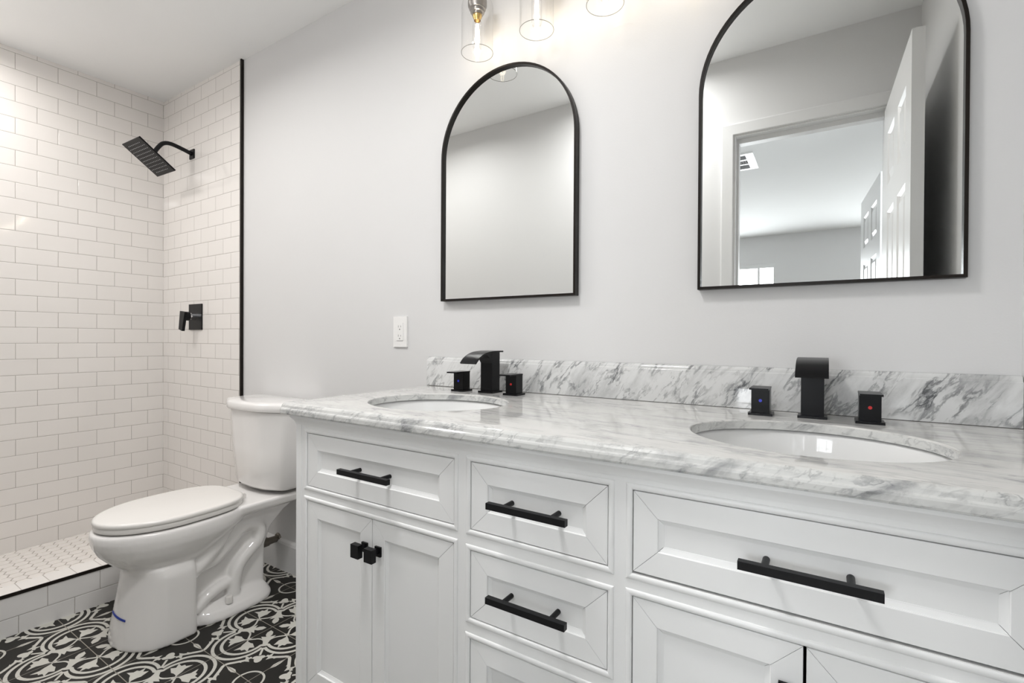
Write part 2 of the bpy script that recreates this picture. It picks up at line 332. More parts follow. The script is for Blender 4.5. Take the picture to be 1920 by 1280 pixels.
# ------------------------------------------------------------------ patterned cement tile floor (bathroom)
def floor_mesh():
    S, OX, OY = 0.2065, -1.707, 1.047
    x0, x1, y0, y1 = -2.44, XR+0.01, YF-0.04, YB+0.01
    bm = NB(); box(bm, x0, x1, y0, y1, -0.06, 0.0, 0)
    pat = NB()
    def poly(pts, z, mi=1):
        if len(pts) >= 3:
            f = pat.faces.new([pat.verts.new((p[0], p[1], z)) for p in pts]); f.material_index = mi
    def stroke(pts, w):
        n = len(pts); Ls, Rs = [], []
        for i, p in enumerate(pts):
            a = pts[max(i-1, 0)]; b = pts[min(i+1, n-1)]
            dx, dy = b[0]-a[0], b[1]-a[1]; l = math.hypot(dx, dy) or 1
            ww = (w[i] if isinstance(w, list) else w)/2
            Ls.append((p[0]-dy/l*ww, p[1]+dx/l*ww)); Rs.append((p[0]+dy/l*ww, p[1]-dx/l*ww))
        return [[Ls[i], Ls[i+1], Rs[i+1], Rs[i]] for i in range(n-1)]
    def arc(cx, cy, r, a0, a1, n=22): return [(cx+r*cos(radians(a0+(a1-a0)*i/n)), cy+r*sin(radians(a0+(a1-a0)*i/n))) for i in range(n+1)]
    def ell(cx, cy, a, b, rot, n=14):
        c, s = cos(radians(rot)), sin(radians(rot))
        return [(cx+a*cos(2*pi*i/n)*c-b*sin(2*pi*i/n)*s, cy+a*cos(2*pi*i/n)*s+b*sin(2*pi*i/n)*c) for i in range(n)]
    def sp(pts, m=4): return [(p.x, p.y) for p in spline([(a, b, 0) for a, b in pts], m)]
    mot = []                                   # shapes of one lobe (pointing +y); rotated four times
    mot += stroke(arc(0, .553, .422, -16, 196), .05)
    mot += stroke(arc(0, .50, .342, -16, 196), .05)
    lily = [(.00, .43), (.05, .47), (.12, .47), (.17, .455), (.29, .50), (.235, .555), (.30, .625), (.215, .62), (.195, .665), (.15, .66), (.085, .735), (.09, .62), (.055, .56), (.03, .49)]
    mot.append(lily); mot.append([(-x, y) for x, y in lily[::-1]])
    for s in (1, -1):
        mot += stroke(sp([(s*.34, .37), (s*.24, .31), (s*.14, .325), (s*.06, .39), (0, .45)]), .03)
    mot += stroke([(0, .36), (0, .47)], .02)
    mot.append(ell(0, .42, .035, .03, 0))
    # diagonal pieces at +45 degrees
    q = math.sqrt(.5)
    def dg(pts): return [((x+y)*q, (y-x)*q) for x, y in pts]       # local y axis -> diagonal
    mot.append(dg(ell(0, .525, .085, .035, 0)))
    mot.append(dg([(0, .10), (.05, .16), (.055, .23), (.03, .29), (.12, .27), (.07, .36), (.03, .40), (.02, .54), (-.02, .54), (-.03, .40), (-.07, .36), (-.12, .27), (-.03, .29), (-.055, .23), (-.05, .16)]))
    mot += stroke(dg([(0, .60), (0, .80)]), .035)
    mot.append(dg(ell(0, .90, .062, .085, 0))); mot.append(dg(ell(-.045, .85, .05, .04, 0))); mot.append(dg(ell(.045, .85, .05, .04, 0)))
    cor = []                                   # shapes about the (1,1) corner; rotated four times about it
    cor += stroke(arc(0, 0, .215, 0, 90, 12), .032)
    cor.append([(0, -.33), (.035, -.42), (.03, -.50), (0, -.62), (-.03, -.50), (-.035, -.42)])
    cor += stroke(sp([(-.34, -.50), (-.25, -.50), (-.13, -.585), (0, -.665), (.13, -.585), (.25, -.50), (.34, -.50)]), [.012]+[.03]*3+[.05]*16+[.03]*4+[.012])
    for s in (1, -1):
        cor.append([(s*.20, -.52), (s*.25, -.42), (s*.29, -.51)]); cor.append([(s*.27, -.51), (s*.33, -.45), (s*.33, -.52)]); cor.append([(s*.24, -.51), (s*.30, -.60), (s*.31, -.50)])
        cor.append([(s*.12, -.60), (s*.17, -.50), (s*.20, -.56)])
    def place(shapes, cx, cy, z):
        for k in range(4):
            c, s = (1, 0, -1, 0)[k], (0, 1, 0, -1)[k]
            for j, sh in enumerate(shapes):
                poly([(OX+S*(cx+x*c-y*s), OY+S*(cy+x*s+y*c)) for x, y in sh], z+(j % 9)*0.00004+k*0.00001)
    for i in range(-4, 12, 2):
        for j in range(-6, 4, 2):
            X_, Y_ = OX+S*i, OY+S*j
            if X_ < x0-S*1.2 or X_ > x1+S*1.2 or Y_ < y0-S*1.2 or Y_ > y1+S*1.2: continue
            place(mot, i, j, 0.0003); place(cor, i+1, j+1, 0.0003)
    for i in range(-5, 12):
        x = OX+S*i; poly([(x-.0011, y0), (x+.0011, y0), (x+.0011, y1), (x-.0011, y1)], 0.0008, 2)
    for j in range(-6, 4):
        y = OY+S*j; poly([(x0, y-.0012), (x1, y-.0012), (x1, y+.0012), (x0, y+.0012)], 0.00085, 2)
    for co, no in (((x0, 0, 0), (-1, 0, 0)), ((x1, 0, 0), (1, 0, 0)), ((0, y0, 0), (0, -1, 0)), ((0, y1, 0), (0, 1, 0))):
        bmesh.ops.bisect_plane(pat, geom=pat.verts[:]+pat.edges[:]+pat.faces[:], plane_co=co, plane_no=no, clear_outer=True)
    bmesh.ops.triangulate(pat, faces=pat.faces[:])
    for f in pat.faces:
        f.normal_update()
        if f.normal.z < 0: f.normal_flip()
    me = bpy.data.meshes.new('t'); pat.to_mesh(me); pat.free(); bmesh.ops.recalc_face_normals(bm, faces=bm.faces); bm.from_mesh(me); bpy.data.meshes.remove(me)
    me = bpy.data.meshes.new('floor'); bm.to_mesh(me); bm.free()
    for m in (TB, TW, TG): me.materials.append(m)
    o = bpy.data.objects.new('floor', me); C.objects.link(o); o['kind'] = 'structure'
floor_mesh()
# shower floor: hexagon mosaic on grout bed
bm = NB(); box(bm, XL, -2.5215, YF, YB-0.008, -0.06, 0.028, 1)
R = 0.0295; dx = R*math.sqrt(3)
j = 0; y = YF+0.01
while y < YB+0.02:
    i = 0; x = XL+(dx/2 if j % 2 else 0)
    while x < -2.50:
        P = []
        for rr, zz in ((R-0.0016, 0.0285), (R-0.0018, 0.0298), (R-0.0028, 0.0305)):
            P.append([(min(max(x+rr*cos(radians(30+60*k)), XL+0.0005), -2.5225), min(max(y+rr*sin(radians(30+60*k)), YF+0.0005), YB-0.009), zz) for k in range(6)])
        loft(bm, P, False, True, 0)
        x += dx
    y += R*1.5; j += 1
bmesh.ops.remove_doubles(bm, verts=bm.verts, dist=1e-6); bmesh.ops.dissolve_degenerate(bm, edges=bm.edges, dist=1e-6)
struct('floor_shower', bm, [HEXM, HEXG])
# shower curb
CF = tiles('curb_front_tile', 'y', 0.5294-0.5*0.1545, 0.064-3*0.0773, 0.1545, 0.0773, col=(0.85, 0.84, 0.83))
CT = tiles('curb_top_tile', 'top', 0.5385, -2.62, 0.0772, 0.19, off=0.0)
def cfx(y): return -2.4345+0.045*(y-0.48)
def skew_box(bm, a0, a1, y0, y1, z0, z1, inner=None):
    v = box(bm, 0, 1, y0, y1, z0, z1)
    for q in v: q.co.x = cfx(q.co.y)+a1 if q.co.x > .5 else (inner if inner is not None else cfx(q.co.y)+a0)
bm = NB(); skew_box(bm, 0, 0.0, YF, YB-0.008, -0.03, 0.151, inner=-2.521)
for f in bm.faces:
    if abs(f.calc_center_median().z-0.151) < 1e-4: f.material_index = 1
struct('trim_3', bm, [CF, CT])
bm = NB(); skew_box(bm, -0.0015, 0.0025, YF, YB-0.01, 0.140, 0.1525); struct('trim_4', bm, BRONZE)
bm = bbox(XS-0.0055, XS+0.0055, YB-0.0135, YB+0.001, 0.1525, H, 0.001, 1); struct('trim_5', bm, BRONZE)
# baseboards
def baseboard(name, x0, x1, y0, y1, ax):
    bm = NB()
    if ax == 'x':
        pr = [(y1, 0), (y0, 0), (y0, .120), (y0+.004, .130), (y0+.009, .138), (y1, .140)]
        loft(bm, [[(x, p[0], p[1]) for p in pr] for x in (x0, x1)])
    else:
        pr = [(y1, 0), (y0, 0), (y0, .120), (y0-.004, .130), (y0-.009, .138), (y1, .140)]
        loft(bm, [[(x, p[0], p[1]) for p in pr] for x in (x0, x1)])
    struct(name, bm, TRIM)
baseboard('baseboard_back', XS+0.02, -1.10, YB-0.014, YB, 'x')
baseboard('baseboard_front', -2.42, DX0-0.061, YF+0.014, YF, 'f')

# ------------------------------------------------------------------ door leaves (six raised panels)
def door_leaf(name, x0, x1, ya, yb, z0, z1, ang=0):
    """leaf in the y-z plane from ya (hinge) to yb, faces at x0 and x1, moulded panels on the x0 face and x1 face"""
    bm = NB(); W = abs(yb-ya); s = 1 if yb > ya else -1
    st, mid = 0.10*W/0.62, 0.085*W/0.62
    cols = [(st, W/2-mid/2), (W/2+mid/2, W-st)]
    rows = [(0.20, 0.83), (0.98, 1.58), (1.69, 1.90)]
    sc = (z1-z0)/2.03
    ycuts = [0]+[c for ab in cols for c in ab]+[W]; zcuts = [0]+[r*sc for ab in rows for r in ab]+[z1-z0]
    for xf, d in ((x0, 1), (x1, -1)):
        for a in range(len(ycuts)-1):
            for b in range(len(zcuts)-1):
                y0, y1_, q0, q1 = ycuts[a], ycuts[a+1], zcuts[b], zcuts[b+1]
                def V(y, z, dep): return bm.verts.new((xf+d*dep, ya+s*y, z0+z))
                if a % 2 == 1 and b % 2 == 1:
                    R_ = []
                    for ins, dep in ((0, 0), (.010, .008), (.022, .008), (.040, .001)):
                        R_.append([(y0+ins, q0+ins, dep), (y1_-ins, q0+ins, dep), (y1_-ins, q1-ins, dep), (y0+ins, q1-ins, dep)])
                    vv = [[V(*p) for p in r] for r in R_]
                    for r1, r2 in zip(vv, vv[1:]):
                        for k in range(4): bm.faces.new((r1[k], r1[(k+1) % 4], r2[(k+1) % 4], r2[k]))
                    bm.faces.new(vv[-1])
                else:
                    bm.faces.new((V(y0, q0, 0), V(y1_, q0, 0), V(y1_, q1, 0), V(y0, q1, 0)))
    for (yy) in (ya, yb): bm.faces.new([bm.verts.new(p) for p in ((x0, yy, z0), (x1, yy, z0), (x1, yy, z1), (x0, yy, z1))])
    for zz in (z0, z1): bm.faces.new([bm.verts.new(p) for p in ((x0, ya, zz), (x1, ya, zz), (x1, yb, zz), (x0, yb, zz))])
    bmesh.ops.remove_doubles(bm, verts=bm.verts, dist=1e-5)
    o = struct(name, bm, TRIM)
    kb = NB(); yk = yb-s*0.06; zk = 0.92
    for xf, d in ((x0, -1), (x1, 1)):
        cyl(kb, (xf, yk, zk), (xf+d*.006, yk, zk), .028, .028, 24); cyl(kb, (xf+d*.006, yk, zk), (xf+d*.022, yk, zk), .009, .009, 16)
        tube(kb, [(xf+d*.020, yk, zk), (xf+d*.025, yk, zk), (xf+d*.036, yk, zk), (xf+d*.046, yk, zk), (xf+d*.050, yk, zk)], [.012, .021, .026, .021, .008], 24)
    link('door_handle', kb, BLACK, o, auto=40)
    p = Vector((x0, ya, 0)); o.rotation_euler = (0, 0, radians(ang)); o.location = p-Matrix.Rotation(radians(ang), 3, 'Z')@p
    return o
door_leaf('door_1', 0.2060, 0.2390, 0.055, 0.700, 0.012, 2.035, -1.3)
door_leaf('door_2', 0.262, 0.297, -0.85, -1.60, 0.012, 2.035, -4.0)

# ceiling register in the bedroom
t = thing('ceiling_vent', 'white louvred air vent in the ceiling seen through the doorway in the large mirror', 'vent', (-0.62, -1.50, H))
vx0, vx1, vy0, vy1 = -0.78, -0.455, -1.70, -1.325
bm = NB()
for (a, b, c, d) in ((vx0, vx1, vy0, vy0+.03), (vx0, vx1, vy1-.03, vy1), (vx0, vx0+.055, vy0+.03, vy1-.03), (vx1-.055, vx1, vy0+.03, vy1-.03), (vx0+.055, vx1-.055, vy0+.125, vy0+.145), (vx0+.055, vx1-.055, vy1-.145, vy1-.125)):
    box(bm, a, b, c, d, H-.008, H)
link('frame', bm, PLAST, t)
bm = NB(); box(bm, vx0+.055, vx1-.055, vy0+.03, vy1-.03, H-.002, H-.0005); link('duct_opening', bm, SLOT, t)
bm = NB()
for k in range(12): box(bm, vx0+.065+k*.0175, vx0+.0668+k*.0175, vy0+.145, vy1-.145, H-.009, H-.001)
for k in range(7):
    box(bm, vx0+.055, vx1-.055, vy0+.036+k*.0125, vy0+.0385+k*.0125, H-.009, H-.001); box(bm, vx0+.055, vx1-.055, vy1-.036-k*.0125, vy1-.0335-k*.0125, H-.009, H-.001)
link('louvres', bm, mat('grey_vent_slat', (0.16, 0.16, 0.16), 0.5), t)

# added ceiling disc lights, all out of view, giving the bathroom lamps a body
for (x, y, w_, c_, s_), lab in zip(DOWN, ('added round flush ceiling disc light above the doorway end of the vanity', 'added round flush ceiling disc light between the toilet and the door wall', 'added round flush disc light in the shower ceiling')):
    bm = NB(); lathe(bm, [(.152, H), (.175, H), (.172, H-.005), (.156, H-.007), (.152, H-.001)], x, y, 48)
    tag(link('added_ceiling_disc', bm, TRIM, auto=40), lab, 'lamp')

# ------------------------------------------------------------------ vanity cabinet
CX = -0.442; FY = 0.768
cab = thing('vanity_cabinet', 'white bathroom vanity cabinet with framed drawers and doors under the marble top', 'cabinet', (CX, 1.05, 0))
cL, cR = -1.1465, 2*CX+1.1465
zt, zb = 0.869, 0.105
Lx = (-1.104, -0.6255); Mx = (-0.585, 2*CX+0.585); Rx = (2*CX+0.6255, 2*CX+1.104)
Mz = [(0.692, 0.8265), (0.518, 0.652), (0.344, 0.478), (0.188, 0.304)]
Dz = (0.692, 0.8265); Oz = (0.188, 0.656)
bm = NB()
T_ = 0.018
for (x0, x1, z0, z1) in ((cL, Lx[0], zb, zt), (Lx[1], Mx[0], zb, zt), (Mx[1], Rx[0], zb, zt), (Rx[1], cR, zb, zt)): box(bm, x0, x1, FY, FY+T_, z0, z1)
for (x0, x1) in (Lx, Rx):
    box(bm, x0, x1, FY, FY+T_, Dz[1], zt); box(bm, x0, x1, FY, FY+T_, Oz[1], Dz[0]); box(bm, x0, x1, FY, FY+T_, zb, Oz[0])
zz = [zt]+[v for ab in Mz for v in (ab[1], ab[0])]+[zb]
for k in range(0, len(zz), 2): box(bm, Mx[0], Mx[1], FY, FY+T_, zz[k+1], zz[k])
# fine corner-post line left of the left bay
box(bm, cL, cL+0.020, FY-0.0015, FY, zb, zt)
link('face_frame', bm, CAB, cab)
def frame_sweep(bm, x0, x1, z0, z1, prof, g=0.0):
    """mitred frame from a closed profile [(inset, y)]; g = half width of the mitre groove"""
    n = len(prof)
    def seg(P0, P1): loft(bm, [P0, P1])
    c = g
    seg([(x0+d+c, y, z0+d) for d, y in prof], [(x1-d-c, y, z0+d) for d, y in prof])
    seg([(x0+d+c, y, z1-d) for d, y in prof], [(x1-d-c, y, z1-d) for d, y in prof])
    seg([(x0+d, y, z0+d+c) for d, y in prof], [(x0+d, y, z1-d-c) for d, y in prof])
    seg([(x1-d, y, z0+d+c) for d, y in prof], [(x1-d, y, z1-d-c) for d, y in prof])
bead = []
for k in range(7):
    a = pi*k/6; bead.append((-0.0055-0.0042*cos(a+pi)*-1, FY-0.0032*sin(a)))
bead = [(-0.0105, FY+0.001)] + [(-0.0055-0.005*cos(pi*k/6), FY-0.0024*sin(pi*k/6)) for k in range(7)] + [(-0.0005, FY+0.001)]
bm = NB()
for (x, z) in [(Lx, Dz), (Rx, Dz), (Lx, Oz), (Rx, Oz)]+[(Mx, m) for m in Mz]: frame_sweep(bm, x[0], x[1], z[0], z[1], bead)
link('bead_moulding', bm, CAB, cab, auto=50)
bm = NB()
box(bm, cL, cL+0.018, FY+T_, YB, 0, zt); box(bm, cR-0.018, cR, FY+T_, YB, 0, zt); box(bm, cL+.018, cR-.018, FY+T_, YB, zb, zb+0.018)
box(bm, cL+.018, cR-.018, FY+0.07, FY+0.085, 0, zb)
link('carcass', bm, CAB, cab)
for x0, x1 in ((cL, cL+.055), (cR-.055, cR)): link('foot', bbox(x0, x1, FY, FY+.05, 0, zb, .002, 1), CAB, cab)
bm = NB(); box(bm, cL+.018, cR-.018, YB-.012, YB-.004, zb, zt-.01); box(bm, Lx[1]+.014, Lx[1]+.026, FY+T_, YB-.012, zb+.018, zt-.2); box(bm, Mx[1]+.014, Mx[1]+.026, FY+T_, YB-.012, zb+.018, zt-.2); link('inner_panels', bm, DARK, cab)
# cove moulding under the marble
bm = NB(); prof = [(FY+.0, .8455), (FY-.002, .8455), (FY-.003, .850), (FY-.006, .856), (FY-.011, .861), (FY-.0125, .8625), (FY-.0125, .869), (FY, .869)]
loft(bm, [[(cL-(FY-p[0]), p[0], p[1]) for p in prof], [(cR, p[0], p[1]) for p in prof]])
loft(bm, [[(cL-(FY-p[0]), p[0], p[1]) for p in prof], [(cL-(FY-p[0]), YB, p[1]) for p in prof]])
link('cove_moulding', bm, CAB, cab, auto=40)

YD = FY+0.0008
def front(name, x0, x1, z0, z1, gt=.0016, gb=.0016, gs=.0015, fwid=.0385):
    a0, a1, b0, b1 = x0+gs, x1-gs, z0+gb, z1-gt
    pr = [(0, YD+.019), (0, YD+.0006), (.0006, YD), (fwid, YD), (fwid+.0012, YD+.0012), (fwid+.0012, YD+.0030), (fwid+.0075, YD+.0056), (fwid+.009, YD+.0060), (fwid+.009, YD+.019)]
    bm = NB(); frame_sweep(bm, a0, a1, b0, b1, pr, 0.0004)
    i = fwid+.0080
    box(bm, a0+i, a1-i, YD+.0066, YD+.014, b0+i, b1-i)
    o = link(name, bm, CAB, cab)
    return o
def pull(parent, xc, zc, L=0.162):
    bm = bbox(xc-L/2, xc+L/2, FY-.0345, FY-.0235, zc-.0058, zc+.0058, .0009, 2)
    link('pull', bm, BLACK, parent)
    for s in (-.049, .049):
        bm = NB(); cyl(bm, (xc+s, FY-.0245, zc), (xc+s, FY+.0082, zc), .0048, n=20); link('pull_post', bm, BLACK, parent, auto=40)
d = front('drawer', *Lx, *Dz); pull(d, -0.864, 0.759)
d = front('drawer', *Rx, *Dz, gb=.0035); pull(d, -0.018, 0.7585)
for m in Mz[:3]:
    d = front('drawer', *Mx, *m); pull(d, -0.443, (m[0]+m[1])/2)
d = front('drawer', *Mx, *Mz[3]); pull(d, -0.443, (Mz[3][0]+Mz[3][1])/2)
def knob(parent, xc, zc):
    bm = bbox(xc-.009, xc+.009, FY-.004, FY+.0006, zc-.011, zc+.011, .001, 1)
    cyl(bm, (xc, FY-.003, zc), (xc, FY-.020, zc), .0052, n=16)
    b2 = NB(); box(b2, xc-.0125, xc+.0125, FY-.032, FY-.019, zc-.015, zc+.015); bev(b2, .0055, 4)
    me = bpy.data.meshes.new('k'); b2.to_mesh(me); b2.free(); bm.from_mesh(me); bpy.data.meshes.remove(me)
    link('knob', bm, BLACKG, parent, auto=35)
for (x0, x1), gap in ((Lx, .0008), (Rx, .0020)):
    xm = (x0+x1)/2
    d = front('door', x0, xm+.0015-gap, *Oz); knob(d, xm-.022, .5875)
    d = front('door', xm-.0015+gap, x1, *Oz); knob(d, xm+.022, .5875)

# ------------------------------------------------------------------ marble top
ZT = 0.899
top = thing('countertop', 'polished white marble vanity countertop with grey veins and two oval sink cut-outs', 'countertop', (CX, 1.05, ZT))
kx0, kx1, ky0, ky1 = -1.2045, XR-.0015, 0.746, YB-.0015
sinks = [(-0.874, 1.003), (-0.022, 1.003)]; SA, SB = 0.196, 0.168
def rr_outline(inset, z, n=8, rad=.024):
    x0, x1, y0, y1 = kx0+inset, kx1, ky0+inset, ky1
    rad = max(rad-inset, .004); P = []
    for k in range(n+1):
        a = pi+ (pi/2)*k/n; P.append((x0+rad+rad*cos(a), y0+rad+rad*sin(a), z))
    P += [(x1, y0, z), (x1, y1, z), (x0, y1, z)]
    return P
edge = [(.006, .8695), (.0035, .8695), (.0012, .8705), (0, .8735), (0, .8815), (.001, .8845), (.0035, .8868), (.0042, .8885), (.0052, .8925), (.0082, .8963), (.013, .8984), (.018, .899)]
bm = NB(); R_ = loft(bm, [rr_outline(i, z) for i, z in edge], True, False)
for f in bm.faces: f.smooth = True
# upper face with two oval holes: bridge outline and ovals by triangle fill
top_edges = []
outer = R_[-1]
for a, b in zip(outer, outer[1:]+outer[:1]): top_edges.append(bm.edges.get((a, b)) or bm.edges.new((a, b)))
for (sx, sy) in sinks:
    rings = []
    for (ins, z) in ((-.003, ZT), (-.0009, ZT-.0009), (0, ZT-.003), (0, ZT-.0185)):
        rings.append([bm.verts.new((sx+(SA-ins)*cos(2*pi*k/72), sy+(SB-ins)*sin(2*pi*k/72), z)) for k in range(72)])
    for a, b in zip(rings, rings[1:]):
        for k in range(72): bm.faces.new((a[k], a[(k+1) % 72], b[(k+1) % 72], b[k]))
    r = rings[0]
    for k in range(72): top_edges.append(bm.edges.get((r[k], r[(k+1) % 72])))
res = bmesh.ops.triangle_fill(bm, edges=top_edges, use_beauty=True, use_dissolve=False)
bot = [f for f in bm.faces if len(f.verts) > 8]
for f in bot: bm.faces.remove(f)
for f in bm.faces:
    c = f.calc_center_median(); f.normal_update()
    if c.y < ky0+.012 or c.x < kx0+.012 or (abs(f.normal.z) < .5 and c.z < ZT-.004): f.material_index = 1
link('slab', bm, [CTM, CTE], top, auto=18)
bs = thing('backsplash', 'low marble backsplash strip with dark diagonal veins behind both faucets', 'backsplash', (CX, YB, ZT))
bm = NB(); prof = [(YB-.001, ZT), (YB-.020, ZT+.0012), (YB-.020, ZT+.088), (YB-.0192, ZT+.0895), (YB-.0165, ZT+.091), (YB-.0155, ZT+.096), (YB-.013, ZT+.100), (YB-.009, ZT+.102), (YB-.001, ZT+.102)]
loft(bm, [[(x, p[0], p[1]) for p in prof] for x in (kx0, kx1)])
bev(bm, .0006, 1, 60); link('slab', bm, SPL, bs, auto=40)
bm = NB(); box(bm, kx0+.001, kx1, YB-.0196, YB-.012, ZT-.0004, ZT+.0013); link('joint_line', bm, SLOT, bs)

def basin(sx, sy, label):
    t = thing('sink', label, 'sink', (sx, sy, .7), 'oval undermount sinks')
    bm = NB(); prof = [(1.10, .8802), (1.06, .8800), (1.030, .8785), (1.02, .872), (1.005, .85), (.96, .815), (.87, .780), (.72, .752), (.50, .738), (.25, .732), (.11, .730)]
    def ring(s, z): return [(sx+SA*s*cos(2*pi*k/64), sy+SB*s*sin(2*pi*k/64), z) for k in range(64)]
    outp = [(s+.05, z-.010) for s, z in prof][::-1]
    loft(bm, [ring(s, z) for s, z in prof]+[ring(s, z) for s, z in outp]+[ring(*prof[0])], False, False)
    link('bowl', bm, BASIN, t, smooth=True)
    bm = NB(); lathe(bm, [(.001, .733), (.016, .7335), (.021, .7325), (.022, .728), (.02, .715)], sx, sy, 32); link('drain', bm, BLACKG, t, auto=40)
basin(*sinks[0], 'white oval undermount sink on the toilet side of the vanity')
basin(*sinks[1], 'white oval undermount sink under the right mirror, at the door end of the vanity')

# ------------------------------------------------------------------ faucets
def faucet(xc, label):
    t = thing('faucet', label, 'faucet', (xc, 1.26, ZT), 'black widespread waterfall faucets')
    y0, y1 = 1.239, 1.281
    bm = bbox(xc-.0275, xc+.0275, 1.233, 1.288, ZT, ZT+.0055, .0008, 1); link('base_plate', bm, BLACKG, t)
    bm = bbox(xc-.0215, xc+.0215, y0, y1, ZT+.005, 1.0245, .0012, 2); link('column', bm, BLACKG, t)
    # curved open spout plate with a gusset where it leaves the column
    bm = NB(); P = spline([(0, 1.290, 1.0270), (0, 1.265, 1.0272), (0, 1.235, 1.0265), (0, 1.205, 1.0235), (0, 1.180, 1.0165), (0, 1.160, 1.006), (0, 1.146, .9935)], 5)
    rings = []
    for i, p in enumerate(P):
        a = P[max(i-1, 0)]; b = P[min(i+1, len(P)-1)]; tt = (b-a).normalized(); nn = Vector((0, -tt.z, tt.y)); nn = nn if nn.z > 0 else -nn
        h_ = .0022; w = .029
        rings.append([(xc-w, *(p-nn*h_).yz), (xc+w, *(p-nn*h_).yz), (xc+w, *(p+nn*h_).yz), (xc-w, *(p+nn*h_).yz)])
    loft(bm, rings); bev(bm, .0006, 1, 50)
    link('spout', bm, BLACKG, t, auto=50)
    bm = NB(); pr = [(1.245, 1.0245), (1.20, 1.0205), (1.212, 1.0175), (1.226, 1.008), (1.2395, .990), (1.2395, 1.0245)]
    loft(bm, [[(x, p[0], p[1]) for p in pr] for x in (xc-.0212, xc+.0212)]); link('gusset', bm, BLACKG, t)
    for s, dot, m in ((-.099, 'blue_dot', BLUE), (.1, 'red_dot', RED)):
        x = xc+s
        bm = bbox(x-.0245, x+.0245, 1.218, 1.266, ZT, ZT+.0055, .0008, 1)
        box(bm, x-.0185, x+.0185, 1.2245, 1.2605, ZT+.005, .9585)
        box(bm, x-.0190, x+.0190, 1.1900, 1.2615, .9583, .9622)
        h_ = link('handle', bm, BLACKG, t)
        bm = NB(); cyl(bm, (x, 1.2246, .932), (x, 1.2238, .932), .0034, n=20); link(dot, bm, m, h_)
    return t
faucet(-0.884, 'black waterfall faucet with square handles behind the sink nearest the toilet')
faucet(-0.0215, 'black waterfall faucet with square handles behind the right-hand sink')

# ------------------------------------------------------------------ arched mirrors
def mirror(x0, x1, z0, z1, label):
    t = thing('wall_mirror', label, 'mirror', ((x0+x1)/2, YB, z0), 'arched black framed mirrors')
    xc = (x0+x1)/2; w = (x1-x0)/2; zs = z1-w
    def outl(ins, y):
        P = [(x0+ins, y, z0+ins), (x1-ins, y, z0+ins)]
        for k in range(41): P.append((xc+(w-ins)*cos(pi*k/40), y, zs+(w-ins)*sin(pi*k/40)))
        return P
    bm = NB(); cs = [(0, YB-.0006), (0, YB-.0245), (.0006, YB-.025), (.0062, YB-.025), (.0068, YB-.0245), (.0068, YB-.0006)]
    R_ = [[bm.verts.new(p) for p in outl(i, y)] for i, y in cs]
    R_.append(R_[0])
    for a, b in zip(R_, R_[1:]):
        for k in range(len(a)): bm.faces.new((a[k], a[(k+1) % len(a)], b[(k+1) % len(b)], b[k]))
    link('frame', bm, BRONZE, t, auto=35)
    bm = NB(); loft(bm, [outl(.0066, YB-.0150), outl(.0066, YB-.002)]); link('glass', bm, MIRR, t)
    return t
mirror(-1.137, -0.620, 1.1965, 1.946, 'arched black-framed mirror under the glass light shades, nearer the toilet')
mirror(-0.2765, 0.2400, 1.1955, 1.947, 'arched black-framed mirror at the right, reflecting the open door')

# ------------------------------------------------------------------ vanity light bar
LX = (-0.936, -0.7195, -0.5070, -0.291); LYY = 1.253; LZ = 1.971
t = thing('vanity_light', 'brushed metal bar light with clear glass cylinder shades above the mirrors', 'light fixture', (-.6135, YB, 2.2))
bm = bbox(-.98, -.247, YB-.022, YB, 2.235, 2.305, .004, 2); link('bar', bm, NICKEL, t)
for x in LX:
    bm = NB(); P = spline([(x, YB-.02, 2.27), (x, LYY+.022, 2.268), (x, LYY, 2.245), (x, LYY, 2.16)], 5); tube(bm, P, .008, 14); link('arm', bm, NICKEL, t, smooth=True)
    bm = NB(); lathe(bm, [(.008, 2.165), (.026, 2.160), (.030, 2.150), (.030, 2.118), (.026, 2.112), (.026, 2.108), (.022, 2.106), (.022, 2.098), (.017, 2.096), (.017, 2.090), (.001, 2.090)], x, LYY, 36); so = link('socket', bm, NICKEL, t, auto=35)
    bm = NB(); lathe(bm, [(.0145, 2.094), (.0145, 2.084), (.011, 2.077), (.0105, 2.073)], x, LYY, 28); link('bulb_base', bm, BRASS, so, auto=40)
    bm = NB(); lathe(bm, [(.0105, 2.076), (.0135, 2.066), (.015, 2.055), (.015, 1.998), (.012, 1.985), (.006, 1.980), (.0005, 1.979)], x, LYY, 28); bl = link('bulb', bm, GLASS, so, smooth=True)
    bm = NB()
    for k in range(4):
        a = pi*k/2+.4; tube(bm, [(x+.0045*cos(a), LYY+.0045*sin(a), 2.062), (x+.0058*cos(a), LYY+.0058*sin(a), 2.03), (x+.0045*cos(a), LYY+.0045*sin(a), 1.990)], .0011, 8)
    link('filament', bm, FIL, so)
    bm = NB(); lathe(bm, [(.0500, LZ), (.0500, 2.116), (.0490, 2.122), (.0455, 2.126), (.030, 2.127)], x, LYY, 56); link('glass_shade', bm, GLASS, t, auto=30)
    bm = NB(); tube(bm, [(x+.0500*cos(2*pi*k/56), LYY+.0500*sin(2*pi*k/56), LZ) for k in range(57)], .0008, 6, caps=False); link('shade_rim', bm, RIMG, t, smooth=True)
    l = bpy.data.lights.new('bulb_light', 'POINT'); l.energy = 0.20; l.color = (1.0, 0.84, 0.66); l.shadow_soft_size = 0.012
    lo = bpy.data.objects.new('bulb_light', l); C.objects.link(lo); lo.location = (x, LYY, 2.03)

